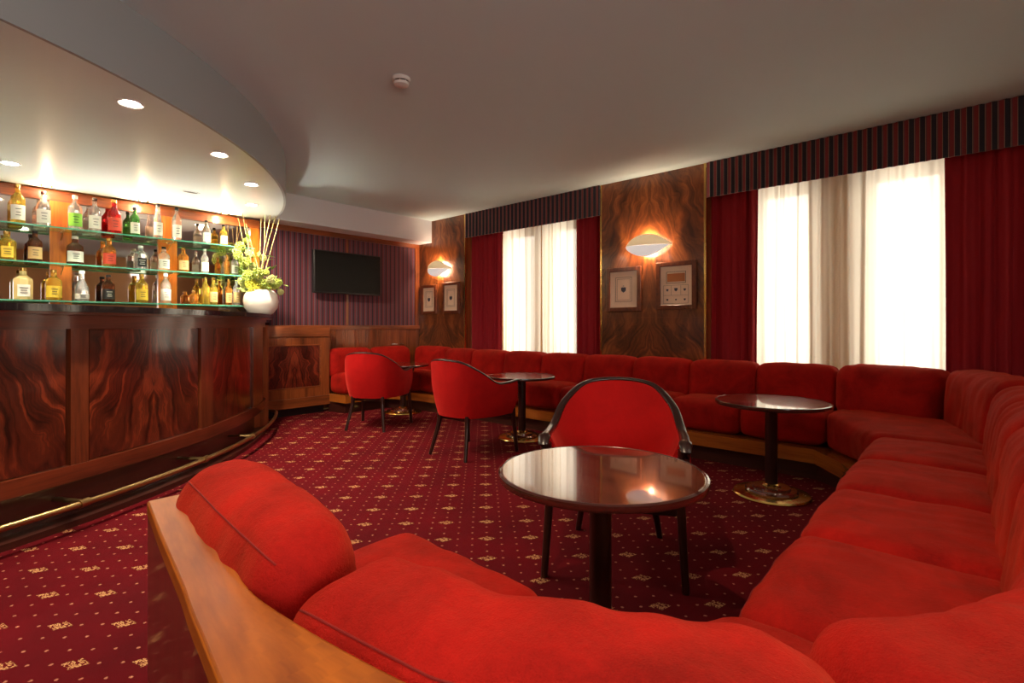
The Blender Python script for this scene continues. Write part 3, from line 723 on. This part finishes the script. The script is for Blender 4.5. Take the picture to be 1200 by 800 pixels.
# ------------------------------------------------------------ vase of flowers
vc = Vector((2.32, 5.74, 1.233))
va = thing('flower_vase', 'round white vase of pale green flowers on the end of the bar', 'vase', vc)
MB().lathe([(0,0),(.09,0),(.125,.02),(.168,.08),(.178,.15),(.165,.215),(.13,.262),(.105,.275),(.098,.27),(.12,.25),(.15,.2)], n=40).build('pot', M['whiteglaze'], va)
fl = [NT('pale green petals').set(col=(.36,.43,.08), rough=.6).m, NT('cream petals').set(col=(.50,.50,.20), rough=.6).m, NT('yellow green petals').set(col=(.55,.52,.05), rough=.6).m]
leafm = NT('leaf green').set(col=(.18,.30,.05), rough=.5).m; twigm = plain('pale twig', (.50,.40,.16), .6)
rnd = random.Random(7)
def bloom_mesh(rad, seed):
    rn = random.Random(seed); b = MB()
    for i in range(60):
        z = 1-2*(i+.5)/60; a = i*2.399963; rr = math.sqrt(1-z*z); n_ = Vector((rr*math.cos(a), rr*math.sin(a), z))
        c = n_*rad*(.82+.25*rn.random()); t1 = n_.orthogonal().normalized(); t2 = n_.cross(t1); s_ = rad*.30*(.8+.5*rn.random()); tw = rn.random()*3
        e1 = t1*math.cos(tw)+t2*math.sin(tw); e2 = n_.cross(e1)
        b.add([c-n_*s_*.5, c+e1*s_+n_*s_*.2, c+e2*s_+n_*s_*.35, c-e1*s_+n_*s_*.2, c-e2*s_+n_*s_*.35], [(0,1,2),(0,2,3),(0,3,4),(0,4,1)])
    me = b.build('bloom', fl[0], None, 0); m_ = me.data; bpy.data.objects.remove(me); return m_
bm_ = []
for k, f_ in enumerate(fl):
    m_ = bloom_mesh(.05, k); m_.materials.clear(); m_.materials.append(f_); bm_.append(m_)
BL = [(281,288,1.0,0),(292,296,.8,1),(279,298,.9,0),(287,306,1.1,0),(296,312,.9,1),(283,316,1.0,0),(291,322,1.1,0),(303,319,1.0,0),(284,328,.9,1),
      (308,301,.7,1),(312,318,.6,0),(294,332,1.1,2),(300,328,1.0,1),(309,331,1.0,0),(318,326,.9,1),(322,333,.9,0),(329,341,.6,1),(287,336,.9,1),
      (313,337,.9,2),(303,336,1.1,2),(297,338,1.0,2),(326,330,.8,0),(276,293,.6,1),(288,281,.6,0)]
for (px, py, s_, k) in BL:
    o = bpy.data.objects.new('bloom', bm_[k]); C.objects.link(o); o.parent = va
    p = at(px, py+1, 5.52+rnd.uniform(-.10, .10)); o.location = p-vc; o.scale = (s_,)*3; o.rotation_euler = (rnd.random()*3, rnd.random()*3, rnd.random()*3)
for i in range(64):
    px, py, s_, k = BL[i % len(BL)]; p = at(px+rnd.uniform(-6, 6), py+rnd.uniform(-3, 7), 5.55+rnd.uniform(-.1, .12))-vc
    d = Vector((rnd.uniform(-1, 1), rnd.uniform(-1, 1), rnd.uniform(-.2, .8))).normalized(); sd_ = d.cross(Vector((0, 0, 1))).normalized()*.022; up_ = Vector((0,0,.008))
    MB().add([p, p+d*.04+sd_+up_, p+d*.10, p+d*.04-sd_+up_, p+d*.05-up_*.3], [(0,1,4),(1,2,4),(2,3,4),(3,0,4)]).build('leaf', leafm, va, 0)
for (px, py) in ((279,255),(284,248),(288,262),(311,244),(318,247),(323,253),(328,255),(306,256)):
    p = at(px, py, 5.55+rnd.uniform(-.08,.1))-vc; q = Vector((rnd.uniform(-.05,.05), rnd.uniform(-.05,.05), .2)); m_ = (p+q)/2+Vector((rnd.uniform(-.02,.02),0,.03))
    MB().tube(catmull([q, m_, p], 6), [.0045]*6+[.003]*7, 6).build('twig', twigm, va)
# ------------------------------------------------------------ cushions
def cushion(name, front, back, z0, z1, parent, mat='velvet', r=.06, bulge=.015, lean=0.0, seed=0, cells=(22, 12, 9), wr=.004, wf=9.0, sag=0.0, seam=None, crease=0.0):
    F = resample(front, 24); B = resample(back, 24)
    L = sum((F[i+1]-F[i]).length+(B[i+1]-B[i]).length for i in range(24))/2
    T = sum((F[i]-B[i]).length for i in range(25))/25; H = z1-z0
    nx, ny, nz = cells
    def spaced(n, Ln, rr):
        return [Ln*(.5-.5*math.cos(math.pi*(i/n))*(.35+.65*abs(math.cos(math.pi*i/n))**.0) if False else Ln*(.5-.5*math.cos(math.pi*i/n)))*1 for i in range(n+1)]
    def sp(n, Ln):
        return [Ln*(.55*(i/n)+.45*(.5-.5*math.cos(math.pi*i/n))) for i in range(n+1)]
    xs, ys_, zs_ = sp(nx, L), sp(ny, T), sp(nz, H)
    def plan(P, u):
        if u <= 0: return P[0]+(P[1]-P[0])*(u*24)
        if u >= 1: return P[24]+(P[24]-P[23])*((u-1)*24)
        i = min(23, int(u*24)); return P[i].lerp(P[i+1], u*24-i)
    rr = min(r, T*.48, H*.48, L*.48)
    off = Vector((seed*7.3, seed*3.1, seed*1.7))
    def surf(x, y, z):
        q = Vector((min(max(x, rr), L-rr), min(max(y, rr), T-rr), min(max(z, rr), H-rr)))
        d = Vector((x, y, z))-q
        n_ = d.normalized() if d.length > 1e-9 else Vector((0, 0, 1))
        p = q+n_*rr
        U, V, W = 2*p.x/L-1, 2*p.y/T-1, 2*p.z/H-1
        cl = lambda a: max(0, 1-a*a*a*a)
        bz = bulge*(abs(n_.z)*cl(U)*cl(V)+abs(n_.y)*cl(U)**.6*cl(W)+abs(n_.x)*.5*cl(V)*cl(W))
        # crumpled corners and long folds
        wv = Vector((p.x*wf, p.y*wf*.9, p.z*wf))+off
        wrk = wr*(noise.noise(wv)+.5*noise.noise(wv*2.3))
        if crease:
            ph = p.x*38+5*noise.noise(Vector((p.x*3, p.z*4+p.y*3, seed)))
            wrk += crease*(.5+.5*noise.noise(wv*.4+Vector((9,9,9))))*(math.sin(ph)*.5+.5*math.sin(ph*1.73+2))
        p = p+n_*(bz+wrk)
        if sag: p.z -= sag*cl(U)*(abs(n_.z))
        return p
    def world(p):
        u, v = p.x/L, p.y/T
        a, c = plan(F, u), plan(B, u); dirn = (c-a).normalized()
        pt = a.lerp(c, v)+dirn*(lean*(p.z/H))
        return (pt.x, pt.y, z0+p.z)
    idx = {}; vs = []; fs = []
    def vid(i, j, k):
        if (i, j, k) not in idx: idx[i, j, k] = len(vs); vs.append(world(surf(xs[i], ys_[j], zs_[k])))
        return idx[i, j, k]
    for i in range(nx):
        for j in range(ny):
            for k, fl_ in ((0, 1), (nz, 0)):
                q = (vid(i,j,k), vid(i+1,j,k), vid(i+1,j+1,k), vid(i,j+1,k)); fs.append(q[::-1] if fl_ else q)
        for k in range(nz):
            for j, fl_ in ((0, 0), (ny, 1)):
                q = (vid(i,j,k), vid(i+1,j,k), vid(i+1,j,k+1), vid(i,j,k+1)); fs.append(q[::-1] if fl_ else q)
    for j in range(ny):
        for k in range(nz):
            for i, fl_ in ((0, 1), (nx, 0)):
                q = (vid(i,j,k), vid(i,j+1,k), vid(i,j+1,k+1), vid(i,j,k+1)); fs.append(q[::-1] if fl_ else q)
    o = MB().add(vs, fs).build(name, M[mat], parent, 180)
    if seam:
        for (kind, pos) in seam:
            if kind == 'rear':   # along the rear face at height pos
                pts = [world(surf(L*i/60, T, H*pos)) for i in range(61)]
            elif kind == 'top': pts = [world(surf(rr*.6+(L-rr*1.2)*i/40, T*pos, H)) for i in range(41)]
            elif kind == 'front': pts = [world(surf(rr*.6+(L-rr*1.2)*i/40, 0, H*pos)) for i in range(41)]
            else: pts = [world(surf(0 if pos < .5 else L, T*(.2+.6*i/20), H)) for i in range(21)]
            MB().tube(pts, .0015, 6).build('seam', M['seam'], o)
    return o
M['seam'] = plain('dark red seam', (.24,.005,.003), .9)
V2 = lambda *a: [Vector(p) for p in a]
sofa = thing('banquette_sofa', 'long red plush modular sofa running round three sides of the lounge', 'sofa', (0, 0, 0))
def seat(front, back, seed, cells=(20, 16, 6), **kw):
    return cushion('seat_cushion', V2(*front), V2(*back), .25, .485, sofa, r=.055, bulge=.02, seed=seed, cells=cells, **kw)
def backc(front, back, seed, z1=.80, z0=.44, cells=(22, 10, 12), **kw):
    kw.setdefault('lean', .05); kw.setdefault('r', .075); kw.setdefault('bulge', .02)
    return cushion('back_cushion', V2(*front), V2(*back), z0, z1, sofa, seed=seed, cells=cells, **kw)
WY = [.745, 1.335, 1.925, 2.51, 3.10, 3.69, 4.275, 4.86, 5.40]
g = .004
for i in range(len(WY)-1):
    a, b_ = WY[i]+g, WY[i+1]-g
    seat([(4.20, a), (4.20, b_)], [(4.66, a), (4.66, b_)], 10+i, (16, 12, 6))
    backc([(4.60, a), (4.60, b_)], [(4.80, a), (4.80, b_)], 30+i, .785, cells=(18, 8, 10), r=.055)
# far corner and television wall
seat([(4.01, 5.84), (4.06, 5.62), (4.20, 5.41)], [(4.01, 6.16), (4.55, 6.12), (4.66, 5.41)], 50)
seat([(3.40, 5.88), (4.0, 5.86)], [(3.36, 6.18), (4.0, 6.18)], 51)
backc([(4.62, 5.41), (4.60, 6.05)], [(4.82, 5.41), (4.82, 6.16)], 52, .80)
backc([(4.0+.01, 6.10), (4.60, 6.06)], [(4.01, 6.27), (4.64, 6.27)], 53, .80)
backc([(3.37, 6.10), (4.0, 6.10)], [(3.37, 6.27), (4.0, 6.27)], 54, .80)
# near right corner
seat([(3.60, .40), (3.88, .52), (4.20, .735)], [(3.60, -.12), (4.40, -.10), (4.66, .735)], 60, (30, 24, 7), wr=.006, wf=7, crease=.003)
backc([(4.52, .735), (4.47, .45), (4.37, .15)], [(4.80, .735), (4.80, .40), (4.66, .04)], 61, .80, wr=.006, crease=.004, cells=(34, 10, 14))
backc([(4.36, .12), (4.05, .01), (3.64, -.07)], [(4.62, -.02), (4.2, -.21), (3.72, -.30)], 62, .815, wr=.006, crease=.007, cells=(44, 10, 14))
# right run towards the camera
RX = [1.19, 1.775, 2.37, 2.965, 3.575]
for i in range(4):
    a, b_ = RX[i]+g, RX[i+1]-g
    seat([(a, .385), (b_, .385)], [(a, -.12), (b_, -.12)], 70+i, (40, 34, 9), wr=.006, wf=6, crease=.003, seam=[('front', .84)])
    backc([(a, -.075), (b_, -.075)], [(a, -.30), (b_, -.30)], 80+i, .81, wr=.007, wf=7, crease=.009, cells=(48, 14, 18))
# the curve round the camera
K = (56, 22, 18)
seat([(.97, .735), (.975, .55), (1.05, .45), (1.18, .395)], [(.46, .735), (.46, .30), (.75, .0), (1.18, -.12)], 90, (40, 30, 8), wr=.007, crease=.002)
seat([(.985, 1.32), (.965, .745)], [(.42, 1.30), (.44, .745)], 91, (44, 36, 9), wr=.006)
backc([(.475, 1.19), (.450, .90), (.415, .670)], [(.315, 1.19), (.285, .85), (.272, .655)], 92, .825, z0=.42, cells=(72, 26, 20), r=.065, bulge=.02, lean=.0, wr=.007, wf=9, crease=.002, seam=[('rear', 1.0)])
backc([(.455, .645), (.48, .46), (.55, .30), (.652, .145)], [(.270, .645), (.305, .385), (.38, .18), (.487, -.01)], 93, .79, z0=.42, cells=(72, 24, 20), r=.07, bulge=.015, lean=0, wr=.008, wf=9, crease=.0025, seam=[('rear', 1.0)])
backc([(.650, .150), (.77, .03), (.92, -.05), (1.17, -.08)], [(.485, .0), (.62, -.14), (.82, -.25), (1.12, -.30)], 94, .80, z0=.42, cells=(72, 24, 20), r=.07, bulge=.018, lean=0, wr=.009, wf=9, crease=.005, seam=[('rear', 1.0)])
# plinth, kick, back rail
def poly(P, n=10): return catmull([Vector(p) for p in P], n)
pf = V2((3.34,6.14),(3.38,5.82),(3.97,5.80),(4.05,5.55),(4.13,5.36),(4.13,.80),(3.86,.60),(3.56,.46),(1.20,.46),(1.08,.51),(1.04,.60),(1.04,1.30))
def offset(P, d):
    out = []
    for i, p in enumerate(P):
        t_ = (P[min(i+1, len(P)-1)]-P[max(i-1, 0)]).normalized(); out.append(p+Vector((-t_.y, t_.x))*d)
    return out
pbk = offset(pf, .35); pbk[0] = Vector((3.36, 6.30))
pbk = V2((3.36,6.26),(3.60,6.26),(4.3,6.26),(4.6,6.0),(4.70,5.36),(4.70,.80),(4.5,.1),(3.7,-.24),(1.15,-.24),(.60,.05),(.42,.45),(.40,1.26))
MB().strip(pf, pbk, .135, .235).build('plinth', M['plinth'], sofa)
kf = [p.lerp(q, .16) for p, q in zip(pf, pbk)]; kb = [p.lerp(q, .3) for p, q in zip(pf, pbk)]
MB().strip(kf, kb, 0, .135).build('kick', M['base_dark'], sofa)
inner = poly([(.335,1.20),(.300,1.0),(.281,.79),(.269,.65),(.304,.385),(.37,.16),(.47,-.01),(.62,-.16),(.83,-.27),(1.15,-.325),(2.4,-.325),(3.72,-.325),(4.20,-.235),(4.62,-.03),(4.83,.09)])
outer = poly([(.268,1.20),(.240,1.0),(.213,.79),(.193,.65),(.166,.385),(.19,.08),(.30,-.14),(.50,-.32),(.78,-.42),(1.15,-.45),(2.4,-.45),(3.75,-.45),(4.30,-.34),(4.72,-.13),(4.92,.0)])
rail = MB().strip(outer, inner, .745, .775)
ro = rail.build('back_rail', M['honey'], sofa)
md = ro.modifiers.new('b', 'BEVEL'); md.width = .004; md.segments = 2; md.limit_method = 'ANGLE'
oi = [p.lerp(q, .02) for p, q in zip(outer, inner)]; ii = [p.lerp(q, .9) for p, q in zip(outer, inner)]
MB().strip(oi, ii, 0, .745).build('back_panel', M['rail_side'], sofa)
MB().box(4.85, .10, 0, 4.925, 6.1, .72).build('back_frame', M['mahog_z'], sofa)
# ------------------------------------------------------------ tables
def table(x, y, label, r=.35, rz=0, zt=.62):
    o = thing('pedestal_table', label, 'table', (x, y, 0), rz, 'round pedestal tables in the lounge')
    MB().lathe([(0, zt-.028), (r-.02, zt-.028), (r-.006, zt-.022), (r-.006, zt-.003), (r-.012, zt), (0, zt)], n=72).build('tabletop', M['tabletop'], o, 15)
    MB().lathe([(r-.006, zt-.024), (r+.002, zt-.022), (r+.004, zt-.012), (r+.002, zt-.002), (r-.005, zt+.001), (r-.007, zt-.002)], n=72).build('rim', M['tablerim'], o)
    MB().lathe([(.038, .06), (.038, zt-.03)], n=28).build('pillar', M['chairwood'], o)
    MB().lathe([(0, zt-.05), (.10, zt-.05), (.12, zt-.03), (0, zt-.03)], n=28).build('mounting_plate', M['black'], o)
    MB().lathe([(0, 0), (.232, 0), (.236, .008), (.228, .018), (.18, .024), (0, .026)], n=56).build('base_disc', M['brass'], o)
    MB().lathe([(0, .024), (.155, .024), (.16, .034), (.150, .044), (.115, .046), (.112, .060), (0, .062)], n=48).build('step_disc', M['tabletop'], o)
    MB().lathe([(.056, .06), (.058, .066), (.046, .078), (.038, .08)], n=32).build('collar', M['brass'], o)
    return o
table(1.517, .941, 'nearest round table, its glossy top reflecting the bright window', .352, R(-10))
table(3.65, .953, 'round table on a brass base near the right corner of the sofa', .345)
table(3.837, 3.285, 'round table in front of the middle armchair', .33)
table(3.945, 5.39, 'farthest round table, mostly hidden behind the left armchair', .33)
# ------------------------------------------------------------ armchairs
def make_chair(label):
    o = thing('tub_armchair', label, 'armchair', (0, 0, 0), 0, 'red velvet tub armchairs')
    half_t = [(.318,.275),(.327,.14),(.325,.0),(.292,-.15),(.19,-.285),(0,-.335)]
    half_b = [(.285,.255),(.288,.13),(.285,.02),(.252,-.12),(.16,-.225),(0,-.262)]
    zt = [.625,.615,.625,.715,.80,.822]
    def full(h, zz=None):
        a = [Vector((p[0], p[1], zz[i] if zz else 0)) for i, p in enumerate(h)]
        return a+[Vector((-p.x, p.y, p.z)) for p in a[:-1][::-1]]
    T = catmull(full(half_t, zt), 8); Bq = catmull(full(half_b, [.345]*6), 8); n = len(T)
    def inn(P, d):
        out = []
        for i, p in enumerate(P):
            t_ = (P[min(i+1, n-1)]-P[max(i-1, 0)]); t_.z = 0; t_.normalize(); nn = Vector((-t_.y, t_.x, 0))
            if nn.dot(Vector((0, .05, 0))-Vector((p.x, p.y, 0))) < 0: nn = -nn
            out.append(p+nn*d)
        return out
    Ti, Bi = inn(T, .045), inn(Bq, .075)
    b = MB(); vs = []; rows = []
    K_ = 8
    for i in range(n):
        row = []
        for k in range(K_+1):
            s_ = k/K_; p = Bq[i].lerp(T[i], s_); bul = .018*math.sin(math.pi*s_); c0 = Vector((0, .0, p.z)); d = (p-c0); d.z = 0; d.normalize(); row.append(p+d*bul)
        for k in range(K_+1):
            s_ = 1-k/K_; p = Bi[i].lerp(Ti[i], s_); bul = .022*math.sin(math.pi*s_); d = -Vector((p.x, p.y, 0)).normalized(); row.append(p+d*bul)
        vs += row
    m = 2*(K_+1)
    fs = [(i*m+k, i*m+(k+1) % m, (i+1)*m+(k+1) % m, (i+1)*m+k) for i in range(n-1) for k in range(m)]
    fs += [tuple(range(m))[::-1], tuple((n-1)*m+k for k in range(m))]
    b.add(vs, fs).build('backrest', M['chairvelvet'], o, 50)
    mid = [((p+q)/2) for p, q in zip(T, Ti)]
    path = [Vector((p.x, p.y, p.z+.006)) for p in mid]
    f0, f1 = path[0], path[-1]
    head = [Vector((f0.x, f0.y+.055, f0.z-.055)), Vector((f0.x, f0.y+.062, f0.z-.03)), Vector((f0.x, f0.y+.045, f0.z-.008)), Vector((f0.x, f0.y+.02, f0.z))]
    tail = [Vector((-p.x, p.y, p.z)) for p in head[::-1]]
    path = head+path+tail; rad = [.014, .022, .027, .027]+[.021]*n+[.027, .027, .022, .014]
    MB().tube(path, rad, 12, .52).build('top_rail', M['chairwood'], o, 60)
    cushion('seat_cushion', V2((-.255,.285),(0,.295),(.255,.285)), V2((-.19,-.18),(0,-.2),(.19,-.18)), .335, .455, o, 'chairvelvet', r=.045, bulge=.02, wr=.001, cells=(16,14,5))
    MB().box(-.265, .235, .31, .265, .268, .35, .006).build('front_rail', M['chairwood'], o)
    MB().box(-.17, -.20, .31, .17, -.17, .35, .006).build('rear_rail', M['chairwood'], o)
    for s_ in (-1, 1):
        P = catmull([(s_*.292, .288, .60), (s_*.288, .285, .50), (s_*.280, .262, .40), (s_*.284, .262, .30), (s_*.300, .285, 0)], 5)
        MB().tube(P, [.026-.010*i/(len(P)-1) for i in range(len(P))], 8).build('leg', M['chairwood'], o, 50)
        P = catmull([(s_*.165, -.205, .36), (s_*.175, -.215, .25), (s_*.215, -.275, 0)], 5)
        MB().tube(P, [.024-.009*i/(len(P)-1) for i in range(len(P))], 8).build('leg', M['chairwood'], o, 50)
    return o
ch = make_chair('red velvet tub armchair facing the camera behind the nearest table')
def place(o, x, y, fx, fy): o.location = (x, y, 0); o.rotation_euler = (0, 0, math.atan2(fy, fx)-math.pi/2)
c2_ = copy_tree(ch); c2_['label'] = 'red velvet tub armchair in the middle, seen from behind its left side'
c3_ = copy_tree(ch); c3_['label'] = 'red velvet tub armchair farthest left, nearest the wall cabinet'
place(ch, 2.178, 1.264, -.485, -.253); place(c2_, 3.105, 3.262, .53, .02); place(c3_, 3.2, 4.867, .44, .27)
# ------------------------------------------------------------ unseen ceiling spots put in to light the lounge, and added fill lamps
for (x, y, p, lb) in ((.55, .95, 46, 'ceiling spot over the near end of the sofa'), (1.7, -.9, 3, 'unseen ceiling spot right of the camera'),
                      (-.6, 1.6, 9, 'unseen ceiling spot left of the camera by the bar')):
    downlight(x, y, CEIL, p, lb, spot=130, col=(1, .76, .50))
for (x, y, p, lb) in ((-.6, -.6, 2, 'added round opal fill lamp behind the camera'), (2.9, -1.5, 2, 'added round opal fill lamp behind the right run of the sofa')):  # globes added out of view as soft ambient fill
    o = thing('fill_lamp', lb, 'fill lamp', (x, y, CEIL))
    MB().lathe([(.06,0),(.06,-.02),(.015,-.02),(.015,-.30)], n=24).build('stem', M['brass'], o)
    MB().lathe([(0,-.56),(.07,-.55),(.12,-.50),(.14,-.43),(.12,-.36),(.07,-.31),(.015,-.30)], n=32).build('globe', M['globe'], o)
    lamp('POINT', (0, 0, -.75), p, (1, .90, .76), .14, o)
